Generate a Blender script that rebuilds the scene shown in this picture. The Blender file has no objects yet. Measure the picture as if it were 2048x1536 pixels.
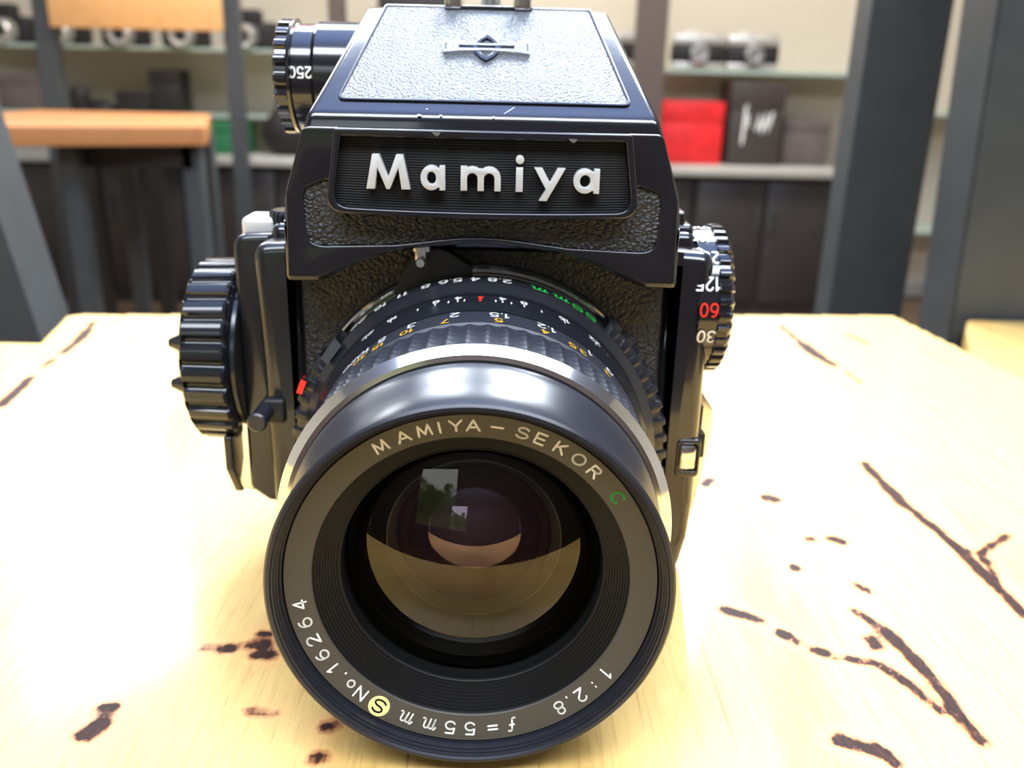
import bpy, bmesh, math, random
import numpy as np
from mathutils import Vector, Matrix
random.seed(4)
S = bpy.context.scene
COL = S.collection
MM = 0.001
PI = math.pi

# ------------------------------------------------------------------ camera
F_PX = 1780.0
cd = bpy.data.cameras.new('view_camera')
cd.sensor_fit = 'HORIZONTAL'; cd.sensor_width = 36.0
cd.lens = 36.0 * F_PX / 2048.0
cd.clip_start = 0.01; cd.clip_end = 60
cam = bpy.data.objects.new('view_camera', cd); COL.objects.link(cam)
def cam_axes(pitch, yaw, roll):
    p, y, r = map(math.radians, (pitch, yaw, roll))
    f = Vector((math.sin(y)*math.cos(p), math.cos(y)*math.cos(p), -math.sin(p)))
    rt = Vector((math.cos(y), -math.sin(y), 0)); up = rt.cross(f)
    return (math.cos(r)*rt + math.sin(r)*up), (-math.sin(r)*rt + math.cos(r)*up), f
R_, U_, F_ = cam_axes(19.17, 0.85, 1.37)
mt = Matrix((R_, U_, -F_)).transposed().to_4x4()
mt.translation = Vector((4.29, -195.49, 121.92)) * MM
cam.matrix_world = mt
cd.dof.use_dof = True
cd.dof.focus_distance = 0.165
cd.dof.aperture_fstop = 18.0
S.camera = cam

# ------------------------------------------------------------------ light and exposure
S.view_settings.view_transform = 'Standard'
S.view_settings.look = 'None'
S.view_settings.gamma = 1.0
S.view_settings.exposure = 0.0
S.view_settings.use_curve_mapping = False
w = bpy.data.worlds.new('daylight'); S.world = w; w.use_nodes = True
wn = w.node_tree.nodes; wl = w.node_tree.links
for n in list(wn): wn.remove(n)
wo = wn.new('ShaderNodeOutputWorld'); wb = wn.new('ShaderNodeBackground')
wc = wn.new('ShaderNodeTexCoord'); ws = wn.new('ShaderNodeSeparateXYZ'); wr = wn.new('ShaderNodeValToRGB')
wz = wn.new('ShaderNodeTexNoise'); wz.inputs['Scale'].default_value = 9; wz.inputs['Detail'].default_value = 6
wa = wn.new('ShaderNodeMath'); wa.operation = 'MULTIPLY_ADD'; wa.inputs[1].default_value = .35
wl.new(wc.outputs['Generated'], ws.inputs[0]); wl.new(wc.outputs['Generated'], wz.inputs['Vector'])
wl.new(wz.outputs['Fac'], wa.inputs[0]); wl.new(ws.outputs['Z'], wa.inputs[2]); wl.new(wa.outputs[0], wr.inputs['Fac'])
cr = wr.color_ramp
cr.elements[0].position = 0.0; cr.elements[0].color = (.10, .085, .06, 1)
cr.elements[1].position = 1.0; cr.elements[1].color = (.62, .78, 1.0, 1)
e = cr.elements.new(.14); e.color = (.12, .12, .08, 1)
e = cr.elements.new(.26); e.color = (.05, .085, .03, 1)
e = cr.elements.new(.42); e.color = (.10, .15, .06, 1)
e = cr.elements.new(.47); e.color = (.85, .93, 1.0, 1)
wl.new(wr.outputs['Color'], wb.inputs['Color']); wb.inputs['Strength'].default_value = 3.0
wl.new(wb.outputs[0], wo.inputs[0])

def area(name, loc, target, sx, sy, power, color):
    d = bpy.data.lights.new(name, 'AREA'); d.shape = 'RECTANGLE'; d.size = sx; d.size_y = sy
    d.energy = power; d.color = color
    o = bpy.data.objects.new(name, d); COL.objects.link(o)
    o.location = loc
    o.rotation_euler = (Vector(target) - Vector(loc)).to_track_quat('-Z', 'Y').to_euler()
    return o
area('ceiling_lamp_over_table', (0.46, .92, 1.36), (0.0, .03, 0), .62, .40, 54, (.84, .92, 1.0))
area('ceiling_lamp_over_table', (-0.36, .92, 1.36), (0.0, .03, 0), .45, .40, 27, (.84, .92, 1.0))
area('ceiling_lamp_back', (0.16, 2.5, 1.55), (0, .1, 0), 1.0, .4, 125, (.90, .95, 1.0))
area('ceiling_lamp_back_left', (-1.65, 2.3, 1.5), (-.2, .1, 0), 1.2, .8, 62, (.93, .96, 1.0))
area('added_front_fill', (0.05, -.75, 1.35), (0, 0, .05), 2.0, .35, 48, (.86, .93, 1.0))  # added fill light that brightens the lettering and front faces, not a real fixture
area('ceiling_lamp_shop', (.2, 2.3, 1.6), (.1, 3.5, -.1), 2.6, .4, 60, (1.0, .93, .84))
area('added_ceiling_uplight', (0, .1, 1.15), (0, .1, 3), 1.6, 1.0, 80, (.42, .58, 1.0))  # added uplight, gives the ceiling a blue sky glow for the black tops

# ------------------------------------------------------------------ materials
def new_mat(name):
    m = bpy.data.materials.new(name); m.use_nodes = True
    return m, m.node_tree.nodes, m.node_tree.links, m.node_tree.nodes['Principled BSDF']
def mat(name, col, rough=.5, metal=0., spec=.5, coat=0., bump=None, var=None):
    m, n, l, b = new_mat(name)
    b.inputs['Base Color'].default_value = (*col, 1); b.inputs['Roughness'].default_value = rough
    b.inputs['Metallic'].default_value = metal; b.inputs['Specular IOR Level'].default_value = spec
    b.inputs['Coat Weight'].default_value = coat; b.inputs['Coat Roughness'].default_value = .06
    tc = n.new('ShaderNodeTexCoord')
    nz = n.new('ShaderNodeTexNoise'); nz.inputs['Scale'].default_value = (var or (400, .08))[0]; nz.inputs['Detail'].default_value = 4
    l.new(tc.outputs['Object'], nz.inputs['Vector'])
    hs = n.new('ShaderNodeHueSaturation'); hs.inputs['Color'].default_value = (*col, 1)
    mp = n.new('ShaderNodeMapRange'); a = (var or (400, .08))[1]
    mp.inputs['To Min'].default_value = 1 - a; mp.inputs['To Max'].default_value = 1 + a
    l.new(nz.outputs['Fac'], mp.inputs['Value']); l.new(mp.outputs[0], hs.inputs['Value']); l.new(hs.outputs[0], b.inputs['Base Color'])
    if bump:
        nb = n.new('ShaderNodeTexNoise'); nb.inputs['Scale'].default_value = bump[0]; nb.inputs['Detail'].default_value = 3
        bp = n.new('ShaderNodeBump'); bp.inputs['Strength'].default_value = bump[1]; bp.inputs['Distance'].default_value = bump[2]
        l.new(tc.outputs['Object'], nb.inputs['Vector']); l.new(nb.outputs['Fac'], bp.inputs['Height']); l.new(bp.outputs[0], b.inputs['Normal'])
    return m
def leather(name, scale, dist, rough, col=(.016, .016, .017), stretch=(1, 1, 1), warp=.35):
    m, n, l, b = new_mat(name)
    b.inputs['Base Color'].default_value = (*col, 1); b.inputs['Roughness'].default_value = rough
    tc = n.new('ShaderNodeTexCoord'); mp = n.new('ShaderNodeMapping'); mp.inputs['Scale'].default_value = stretch
    mp.inputs['Rotation'].default_value = (0, .5, 0)
    nz = n.new('ShaderNodeTexNoise'); nz.inputs['Scale'].default_value = scale*.8; nz.inputs['Detail'].default_value = 3
    mx = n.new('ShaderNodeMix'); mx.data_type = 'VECTOR'; mx.inputs['Factor'].default_value = warp*.01
    ad = n.new('ShaderNodeVectorMath'); ad.operation = 'MULTIPLY_ADD'
    ad.inputs[1].default_value = (warp/scale,)*3
    vo = n.new('ShaderNodeTexVoronoi'); vo.feature = 'F1'; vo.inputs['Scale'].default_value = scale
    v2 = n.new('ShaderNodeTexNoise'); v2.inputs['Scale'].default_value = scale*3; v2.inputs['Detail'].default_value = 2
    mm_ = n.new('ShaderNodeMath'); mm_.operation = 'MULTIPLY_ADD'; mm_.inputs[1].default_value = .35
    bp = n.new('ShaderNodeBump'); bp.inputs['Strength'].default_value = 1; bp.inputs['Distance'].default_value = dist; bp.invert = True
    l.new(tc.outputs['Object'], mp.inputs[0]); l.new(mp.outputs[0], nz.inputs['Vector'])
    l.new(nz.outputs['Color'], ad.inputs[0]); l.new(mp.outputs[0], ad.inputs[2]); l.new(ad.outputs[0], vo.inputs['Vector'])
    l.new(mp.outputs[0], v2.inputs['Vector']); l.new(v2.outputs['Fac'], mm_.inputs[0]); l.new(vo.outputs['Distance'], mm_.inputs[2])
    l.new(mm_.outputs[0], bp.inputs['Height']); l.new(bp.outputs[0], b.inputs['Normal'])
    return m
M = {}
M['gloss'] = mat('black_enamel', (.010, .010, .013), .16, coat=.6, bump=(90, .12, .0006))
M['gloss2'] = mat('black_enamel_worn', (.014, .014, .016), .24, coat=.3, bump=(160, .15, .0004))
M['satin'] = mat('black_anodised', (.016, .017, .024), .30, bump=(1800, .05, .00003))
M['barrel'] = mat('black_barrel_ring', (.013, .014, .018), .22)
M['matte'] = mat('matte_black', (.010, .010, .010), .55)
M['inner'] = mat('inner_barrel_black', (.007, .007, .0075), .5, spec=.3)
M['namering'] = mat('grey_black_name_ring', (.060, .052, .040), .50)
M['rubber'] = mat('ribbed_black_grip', (.035, .037, .046), .40)
M['knob'] = mat('black_plastic_knob', (.014, .015, .018), .17)
M['chrome'] = mat('polished_chrome', (.86, .86, .85), .10, metal=1)
M['satinchrome'] = mat('satin_chrome', (.70, .70, .69), .32, metal=1)
M['lettermetal'] = mat('brushed_white_metal', (.74, .73, .71), .42, metal=.35)
M['white'] = mat('white_paint', (.93, .92, .87), .5)
M['yellow'] = mat('yellow_paint', (.85, .48, .04), .5)
M['paleyellow'] = mat('pale_yellow_paint', (.80, .70, .28), .5)
M['green'] = mat('green_paint', (.02, .48, .06), .5)
M['red'] = mat('red_paint', (.85, .03, .02), .45)
M['lth_front'] = leather('black_grained_leather', 1200, .00055, .33, warp=1.2, stretch=(.75, 1, 1.15))
M['lth_body'] = leather('black_body_leather', 1150, .00048, .40, warp=1.0)
M['lth_top'] = leather('top_leather', 1700, .00040, .30, col=(.10, .108, .12), warp=1.2)  # base colour lifted above black to carry the overhead glare on the roof
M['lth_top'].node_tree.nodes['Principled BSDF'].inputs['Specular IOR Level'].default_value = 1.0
M['inner2'] = mat('deep_barrel_black', (.003, .003, .003), .7, spec=.2)
M['metal_post'] = mat('dark_grey_metal', (.050, .055, .056), .35, var=(30, .25))
M['metal_dark'] = mat('black_painted_metal', (.016, .014, .013), .45)
M['cab'] = mat('dark_brown_cabinet', (.030, .024, .022), .45, var=(12, .25))
M['wall'] = mat('cream_wall_paint', (.60, .53, .41), .8, var=(3, .05))
M['whitewall'] = mat('white_wall_paint', (.72, .69, .62), .8, var=(3, .05))
M['counter'] = mat('grey_stone_counter', (.42, .40, .35), .5, var=(20, .15))
M['pillar'] = mat('brown_pillar', (.085, .060, .048), .6, var=(20, .1))
M['redbox'] = mat('red_cardboard', (.75, .018, .02), .5, var=(25, .35))
M['darkbox'] = mat('dark_brown_cardboard', (.045, .034, .028), .6, var=(25, .15))
M['greybox'] = mat('grey_brown_fabric', (.12, .095, .085), .8, var=(15, .4))
M['black'] = mat('soft_black', (.014, .011, .011), .6)
M['silver'] = mat('silver_camera_metal', (.62, .60, .55), .35, metal=.6)
M['greentoy'] = mat('green_plastic', (.02, .16, .06), .5)
M['floor'] = mat('brown_floor', (.12, .075, .045), .4, var=(6, .3))
M['ceil'] = mat('sky_tinted_ceiling', (.42, .47, .58), .9)  # blue of sky light is mixed into the ceiling colour
m, n, l, b = new_mat('green_shelf_glass')
b.inputs['Base Color'].default_value = (.62, .74, .64, 1); b.inputs['Roughness'].default_value = .1
b.inputs['Transmission Weight'].default_value = .35; b.inputs['IOR'].default_value = 1.45
M['glass'] = m
def coated(name, tint, refl, rough=.0, dirt=None):
    m, n, l, b = new_mat(name); n.remove(b); out = n['Material Output']
    tr = n.new('ShaderNodeBsdfTransparent'); tr.inputs[0].default_value = (*tint, 1)
    gl = n.new('ShaderNodeBsdfGlossy'); gl.inputs['Color'].default_value = (*refl, 1); gl.inputs['Roughness'].default_value = rough
    fr = n.new('ShaderNodeFresnel'); fr.inputs['IOR'].default_value = 1.75
    mx = n.new('ShaderNodeMixShader')
    l.new(fr.outputs[0], mx.inputs[0]); l.new(tr.outputs[0], mx.inputs[1]); l.new(gl.outputs[0], mx.inputs[2]); l.new(mx.outputs[0], out.inputs[0])
    return m
M['frontglass'] = coated('front_element_glass', (.93, .92, .90), (.58, .53, .46))
M['purple'] = mat('purple_coated_glass', (.030, .012, .026), .03, spec=1.0, coat=1.0)
M['purple'].node_tree.nodes['Principled BSDF'].inputs['Coat Tint'].default_value = (.9, .6, .85, 1)
M['purple'].node_tree.nodes['Principled BSDF'].inputs['Coat Roughness'].default_value = .0

def wood_mat(name, cracks=False, col=((.66, .43, .135), (.58, .33, .09), (.38, .17, .045)), coat=.55):
    m, n, l, b = new_mat(name)
    tc = n.new('ShaderNodeTexCoord')
    def mapping(scale):
        q = n.new('ShaderNodeMapping'); q.inputs['Scale'].default_value = scale; l.new(tc.outputs['Object'], q.inputs[0]); return q
    def noise(vec, sc, det=4, rough=.55, dist=0.):
        q = n.new('ShaderNodeTexNoise'); q.inputs['Scale'].default_value = sc; q.inputs['Detail'].default_value = det
        q.inputs['Roughness'].default_value = rough; q.inputs['Distortion'].default_value = dist
        l.new(vec.outputs[0], q.inputs['Vector']); return q
    def ramp(src, stops):
        q = n.new('ShaderNodeValToRGB'); c = q.color_ramp
        c.elements[0].position, c.elements[0].color = stops[0][0], (*stops[0][1], 1)
        c.elements[1].position, c.elements[1].color = stops[-1][0], (*stops[-1][1], 1)
        for p, k in stops[1:-1]:
            x = c.elements.new(p); x.color = (*k, 1)
        l.new(src, q.inputs[0]); return q
    def mix(fac, a, bb, typ='MIX'):
        q = n.new('ShaderNodeMix'); q.data_type = 'RGBA'; q.blend_type = typ
        if isinstance(fac, float): q.inputs['Factor'].default_value = fac
        else: l.new(fac, q.inputs['Factor'])
        for s, i in ((a, 6), (bb, 7)):
            if isinstance(s, tuple): q.inputs[i].default_value = (*s, 1)
            else: l.new(s, q.inputs[i])
        return q.outputs[2]
    big = noise(mapping((22, 3.2, 10)), 1.0, 5, .6, .6)
    base = ramp(big.outputs['Fac'], [(.30, col[0]), (.55, col[0]), (.68, col[1]), (.82, col[2])])
    fine = noise(mapping((900, 35, 300)), 1.0, 4, .6, .3)
    fr = ramp(fine.outputs['Fac'], [(.30, (.62, .52, .42)), (.50, (1, 1, 1)), (1., (1, 1, 1))])
    c = mix(.55, base.outputs[0], fr.outputs[0], 'MULTIPLY')
    pores = noise(mapping((1500, 120, 400)), 1.0, 2, .5)
    pr = ramp(pores.outputs['Fac'], [(.66, (1, 1, 1)), (.74, (.45, .30, .18))])
    c = mix(.5, c, pr.outputs[0], 'MULTIPLY')
    bp = n.new('ShaderNodeBump'); bp.inputs['Distance'].default_value = .0002; bp.inputs['Strength'].default_value = .25
    if cracks:
        at = n.new('ShaderNodeAttribute'); at.attribute_name = 'crack'
        nz = noise(mapping((260, 130, 200)), 1.0, 4, .6)
        ma = n.new('ShaderNodeMath'); ma.operation = 'MULTIPLY_ADD'; ma.inputs[1].default_value = 3.4
        l.new(nz.outputs['Fac'], ma.inputs[0]); l.new(at.outputs['Fac'], ma.inputs[2])   # d + 3.4*noise (mm)
        def rng(a, bb):
            q = n.new('ShaderNodeMapRange'); q.inputs['From Min'].default_value = a; q.inputs['From Max'].default_value = bb
            q.inputs['To Min'].default_value = 1; q.inputs['To Max'].default_value = 0; l.new(ma.outputs[0], q.inputs['Value']); return q
        halo = rng(2.3, 6.3); rim = rng(2.15, 3.5); core = rng(1.9, 2.5)
        c = mix(halo.outputs[0], c, (.74, .40, .13)); c = mix(rim.outputs[0], c, (.30, .09, .02)); 
        cn = noise(mapping((700, 300, 300)), 1.0, 3, .6)
        cc = ramp(cn.outputs['Fac'], [(.35, (.018, .008, .008)), (.6, (.040, .014, .008)), (.78, (.12, .05, .035))])
        c = mix(core.outputs[0], c, cc.outputs[0])
        inv = n.new('ShaderNodeMath'); inv.operation = 'MULTIPLY_ADD'; inv.inputs[1].default_value = -2.; inv.inputs[2].default_value = 1.
        l.new(core.outputs[0], inv.inputs[0]); ad = n.new('ShaderNodeMath'); l.new(inv.outputs[0], ad.inputs[0]); l.new(cn.outputs['Fac'], ad.inputs[1])
        l.new(ad.outputs[0], bp.inputs['Height']); bp.inputs['Distance'].default_value = .0004
        cw = n.new('ShaderNodeMath'); cw.operation = 'MULTIPLY_ADD'; cw.inputs[1].default_value = -.85*coat; cw.inputs[2].default_value = coat
        l.new(core.outputs[0], cw.inputs[0]); l.new(cw.outputs[0], b.inputs['Coat Weight'])
        sw = n.new('ShaderNodeMath'); sw.operation = 'MULTIPLY_ADD'; sw.inputs[1].default_value = -.25; sw.inputs[2].default_value = .35
        l.new(core.outputs[0], sw.inputs[0]); l.new(sw.outputs[0], b.inputs['Specular IOR Level'])
        # plank joint lines
        jt = n.new('ShaderNodeAttribute'); jt.attribute_name = 'joint'
        q = n.new('ShaderNodeMapRange'); q.inputs['From Min'].default_value = .15; q.inputs['From Max'].default_value = .55
        q.inputs['To Min'].default_value = .75; q.inputs['To Max'].default_value = 0; l.new(jt.outputs['Fac'], q.inputs['Value'])
        c = mix(q.outputs[0], c, (.25, .11, .04))
    else:
        l.new(fine.outputs['Fac'], bp.inputs['Height'])
    l.new(c, b.inputs['Base Color']); l.new(bp.outputs[0], b.inputs['Normal'])
    b.inputs['Roughness'].default_value = .55; b.inputs['Specular IOR Level'].default_value = .35; b.inputs['Coat Weight'].default_value = coat; b.inputs['Coat Roughness'].default_value = .12
    return m
M['wood'] = wood_mat('pale_varnished_pine', True)
M['wood2'] = wood_mat('orange_varnished_pine', False, ((.72, .40, .15), (.62, .32, .11), (.45, .2, .07)), .4)
M['wood4'] = wood_mat('brown_varnished_pine', False, ((.42, .17, .055), (.36, .14, .045), (.26, .10, .03)), .3)
M['wood3'] = wood_mat('light_varnished_pine', False)

# ------------------------------------------------------------------ helpers
def put(name, me, mats, parent=None, smooth=30):
    if not isinstance(mats, (list, tuple)): mats = [mats]
    for x in mats: me.materials.append(x)
    if smooth:
        me.polygons.foreach_set('use_smooth', [True]*len(me.polygons))
        me.set_sharp_from_angle(angle=math.radians(smooth))
    me.update()
    o = bpy.data.objects.new(name, me); COL.objects.link(o)
    if parent: o.parent = parent
    return o
def bm_put(name, bm, mats, parent=None, smooth=30, off=(0, 0, 0)):
    bmesh.ops.recalc_face_normals(bm, faces=bm.faces)
    me = bpy.data.meshes.new(name)
    for v in bm.verts: v.co = (v.co - Vector(off)) * MM
    bm.to_mesh(me); bm.free()
    return put(name, me, mats, parent, smooth)
def bx(bm, x0, x1, y0, y1, z0, z1, bev=0, seg=3, rot=None):
    r = bmesh.ops.create_cube(bm, size=1)
    vs = r['verts']
    bmesh.ops.scale(bm, vec=(abs(x1-x0), abs(y1-y0), abs(z1-z0)), verts=vs)
    if bev:
        es = list({e_ for v in vs for e_ in v.link_edges})
        g = bmesh.ops.bevel(bm, geom=es, offset=bev, segments=seg, affect='EDGES', profile=.5, clamp_overlap=True)
        vs = list({v for f_ in g['faces'] for v in f_.verts} | {v for v in vs if v.is_valid})
    c = Vector(((x0+x1)/2, (y0+y1)/2, (z0+z1)/2))
    mat_ = Matrix.Translation(c) @ (rot.to_4x4() if rot else Matrix.Identity(4))
    bmesh.ops.transform(bm, matrix=mat_, verts=vs)
    return vs
def box(name, x0, x1, y0, y1, z0, z1, m, parent=None, bev=0, seg=3, off=(0, 0, 0)):
    bm = bmesh.new(); bx(bm, x0, x1, y0, y1, z0, z1, bev, seg)
    return bm_put(name, bm, m, parent, 35, off)
AX = {'Y': lambda a, c, s: (s, a, c),      # theta from top, clockwise to +X
      'X': lambda a, c, s: (a, -c, s),     # theta from -Y upwards
      'Z': lambda a, c, s: (c, s, a)}
def lathe(name, prof, axis, centre, m, parent=None, n=128, mod=None, a0=0, a1=2*PI, smooth=32, bm=None, off=(0, 0, 0)):
    own = bm is None
    if own: bm = bmesh.new()
    full = abs(a1-a0-2*PI) < 1e-6; cnt = n if full else n+1
    rows = []
    for k, (a, r) in enumerate(prof):
        row = []
        if r < 1e-6:
            row = [bm.verts.new(Vector(AX[axis](a, 0, 0)) + Vector(centre))]*cnt
        else:
            for i in range(cnt):
                t = a0 + (a1-a0)*i/n
                rr = r + (mod(t, k, a) if mod else 0)
                row.append(bm.verts.new(Vector(AX[axis](a, rr*math.cos(t), rr*math.sin(t))) + Vector(centre)))
        rows.append(row)
    for k in range(len(rows)-1):
        for i in range(n):
            j = (i+1) % cnt
            q = [rows[k][i], rows[k][j], rows[k+1][j], rows[k+1][i]]
            u = []
            for v in q:
                if v not in u: u.append(v)
            if len(u) > 2:
                try: bm.faces.new(u)
                except ValueError: pass
    if own: return bm_put(name, bm, m, parent, smooth, off)
def circ(cx, cy, r, n=24, a0=0, a1=2*PI, rev=False, ry=None):
    ry = r if ry is None else ry
    p = [(cx + r*math.cos(a0+(a1-a0)*i/n), cy + ry*math.sin(a0+(a1-a0)*i/n)) for i in range(n + (0 if abs(a1-a0-2*PI) < 1e-6 else 1))]
    return p[::-1] if rev else p
def fillet(pts, r, seg=6):
    out = []; N = len(pts)
    for i in range(N):
        p = Vector(pts[i]); a = Vector(pts[i-1]); b_ = Vector(pts[(i+1) % N])
        rr = r[i] if isinstance(r, (list, tuple)) else r
        if rr <= 0: out.append(tuple(p)); continue
        d1 = (a-p).normalized(); d2 = (b_-p).normalized(); ang = d1.angle(d2)
        if ang > PI-.02: out.append(tuple(p)); continue
        t = min(rr/math.tan(ang/2), (a-p).length*.49, (b_-p).length*.49)
        q1, q2 = p+d1*t, p+d2*t
        for k in range(seg+1):
            f = k/seg; out.append(tuple(q1*(1-f)**2 + p*2*f*(1-f) + q2*f*f))
    return out
def plate(name, loops, to3, h0, h1, m, parent=None, bev=.15, res=2, smooth=30):
    """loops: closed 2-D outlines (first outer, then holes) in mm; to3(u,v,h) gives the 3-D point, h from h0 to h1."""
    cu = bpy.data.curves.new(name, 'CURVE'); cu.dimensions = '2D'; cu.fill_mode = 'BOTH'
    T = h1-h0
    for lp in loops:
        sp = cu.splines.new('POLY'); sp.points.add(len(lp)-1); sp.use_cyclic_u = True
        for p, q in zip(sp.points, lp): p.co = (q[0], q[1], 0, 1)
    cu.extrude = max(T/2-bev, .001); cu.bevel_depth = bev; cu.bevel_resolution = res; cu.offset = -bev
    o = bpy.data.objects.new(name, cu); COL.objects.link(o)
    dg = bpy.context.evaluated_depsgraph_get()
    me = bpy.data.meshes.new_from_object(o.evaluated_get(dg))
    bpy.data.objects.remove(o); bpy.data.curves.remove(cu)
    bm = bmesh.new(); bm.from_mesh(me); bpy.data.meshes.remove(me)
    bmesh.ops.remove_doubles(bm, verts=bm.verts, dist=1e-4)
    for v in bm.verts:
        v.co = Vector(to3(v.co.x, v.co.y, (h0+h1)/2 + v.co.z))
    return bm_put(name, bm, m, parent, smooth)

# --- stroke lettering: every glyph is a set of polylines in a 1-high box
def A_(cx, cy, rx, ry, a0, a1, n=14):
    return [(cx+rx*math.cos(math.radians(a0+(a1-a0)*i/n)), cy+ry*math.sin(math.radians(a0+(a1-a0)*i/n))) for i in range(n+1)]
G = {
 'M': (1.05, [[(0, 0), (.12, 1), (.52, .12), (.93, 1), (1.05, 0)]]),
 'A': (1.0, [[(0, 0), (.5, 1), (1.0, 0)], [(.17, .33), (.83, .33)]]),
 'I': (.0, [[(0, 0), (0, 1)]]),
 'Y': (.95, [[(0, 1), (.47, .48), (.95, 1)], [(.47, .48), (.47, 0)]]),
 'S': (.9, [A_(.47, .75, .40, .25, 20, 270) + A_(.45, .25, .45, .25, 90, -160)]),
 'E': (.75, [[(.75, 1), (0, 1), (0, 0), (.75, 0)], [(0, .5), (.68, .5)]]),
 'K': (.8, [[(0, 0), (0, 1)], [(.75, 1), (0, .38)], [(.28, .6), (.82, 0)]]),
 'O': (1.05, [A_(.52, .5, .52, .5, 0, 360, 28)]),
 'R': (.8, [[(0, 0), (0, 1), (.5, 1)] + A_(.5, .76, .27, .24, 90, -90, 8) + [(0, .52)], [(.4, .52), (.82, 0)]]),
 'C': (.9, [A_(.5, .5, .5, .5, 50, 310, 22)]),
 'N': (.85, [[(0, 0), (0, 1), (.85, 0), (.85, 1)]]),
 'o': (.6, [A_(.3, .3, .3, .3, 0, 360, 20)]),
 'X': (.8, [[(0, 0), (.8, 1)], [(0, 1), (.8, 0)]]),
 '-': (.9, [[(0, .5), (.9, .5)]]), '=': (.75, [[(0, .66), (.75, .66)], [(0, .34), (.75, .34)]]),
 '.': (.0, [[(0, 0), (0, .03)]]), ':': (.0, [[(0, .22), (0, .25)], [(0, .72), (0, .75)]]),
 'f': (.5, [A_(.42, .82, .17, .17, 40, 180, 6) + [(.25, .8), (.22, .1)] + A_(.07, .1, .15, .15, 0, -130, 6), [(.05, .5), (.45, .5)]]),
 'm': (1.15, [[(0, .55)] + A_(.12, .62, .1, .1, 120, 0, 4) + [(.18, 0), (.2, .4)] + A_(.38, .5, .17, .18, 170, 0, 6) + [(.52, 0), (.54, .4)] + A_(.74, .5, .18, .18, 170, 0, 6) + [(.90, .12)] + A_(1.03, .12, .12, .12, 180, 300, 5)]),
 '0': (.72, [A_(.36, .5, .36, .5, 0, 360, 24)]),
 '1': (.3, [[(0, .78), (.25, 1), (.25, 0)]]),
 '2': (.72, [A_(.36, .72, .34, .28, 165, -25, 12) + [(.0, 0), (.72, 0)]]),
 '3': (.7, [A_(.33, .76, .32, .24, 150, -90, 10) + A_(.33, .27, .37, .27, 90, -155, 12)]),
 '4': (.75, [[(.56, 0), (.56, 1), (0, .28), (.78, .28)]]),
 '5': (.72, [[(.66, 1), (.08, 1), (.03, .56)] + A_(.35, .33, .36, .33, 125, -150, 14)]),
 '6': (.75, [A_(.37, .32, .37, .32, 0, 360, 20), [(.01, .36)] + A_(.48, .5, .46, .5, 175, 85, 8)]),
 '7': (.68, [[(0, 1), (.68, 1), (.22, 0)]]),
 '8': (.74, [A_(.37, .75, .30, .25, 0, 360, 20), A_(.37, .26, .37, .26, 0, 360, 20)]),
 '9': (.75, [A_(.37, .68, .37, .32, 0, 360, 20), [(.74, .64)] + A_(.26, .5, .46, .5, -5, -95, 8)]),
}
def ribbon(bm, pts, wd, f3, caps=True):
    """flat stroke of width wd; f3(u,v) -> 3-D point"""
    h = wd/2
    for (a, b_) in zip(pts[:-1], pts[1:]):
        d = Vector(b_)-Vector(a)
        if d.length < 1e-6: continue
        nrm = Vector((-d.y, d.x)).normalized()*h
        q = [Vector(a)+nrm, Vector(a)-nrm, Vector(b_)-nrm, Vector(b_)+nrm]
        bm.faces.new([bm.verts.new(f3(p.x, p.y)) for p in q])
    if caps:
        for p in pts:
            vs = [bm.verts.new(f3(p[0]+h*math.cos(t*PI/5), p[1]+h*math.sin(t*PI/5))) for t in range(10)]
            bm.faces.new(vs)
def text_bm(bm, s, h, wd, f3, sx=1., gap=.32, slant=0., centred=True):
    tot = sum(G[c][0] for c in s)*h*sx + gap*h*(len(s)-1)
    x = -tot/2 if centred else 0
    for c in s:
        gw, st = G[c]
        for pl in st:
            ribbon(bm, [(x+(p[0]*sx + slant*p[1])*h, (p[1]-.5)*h) for p in pl], wd, f3)
        x += gw*h*sx + gap*h

def tag(o, label=None, cat=None, group=None, kind=None):
    if label: o['label'] = label
    if cat: o['category'] = cat
    if group: o['group'] = group
    if kind: o['kind'] = kind
    return o
def thing(name, label, cat, group=None, loc=(0, 0, 0)):
    o = bpy.data.objects.new(name, None); COL.objects.link(o); o.location = Vector(loc)*MM
    return tag(o, label, cat, group)

# ------------------------------------------------------------------ room shell
tag(box('floor', -3400, 3400, -2600, 3700, -780, -750, M['floor']), kind='structure')
tag(box('wall_back', -3400, 3400, 3600, 3700, -750, 1900, M['wall']), kind='structure')
tag(box('wall_left', -3500, -3400, -2600, 3700, -750, 1900, M['wall']), kind='structure')
tag(box('wall_right', 3400, 3500, -2600, 3700, -750, 1900, M['wall']), kind='structure')
tag(box('ceiling', -3500, 3500, -2600, 3700, 1900, 1960, M['ceil']), kind='structure')
bm = bmesh.new()                                            # street front, with one tall opening at the left of the photographer
for a in ((-3500, -1500, -750, 1900), (-450, 3500, -750, 1900), (-1500, -450, 1350, 1900), (-1500, -450, -750, -150)):
    bx(bm, a[0], a[1], -2700, -2600, a[2], a[3])
tag(bm_put('wall_front', bm, M['pillar']), kind='structure')
tag(box('baseboard_back', 1260, 3400, 3585, 3600, -750, -700, M['counter']), kind='structure')

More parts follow.
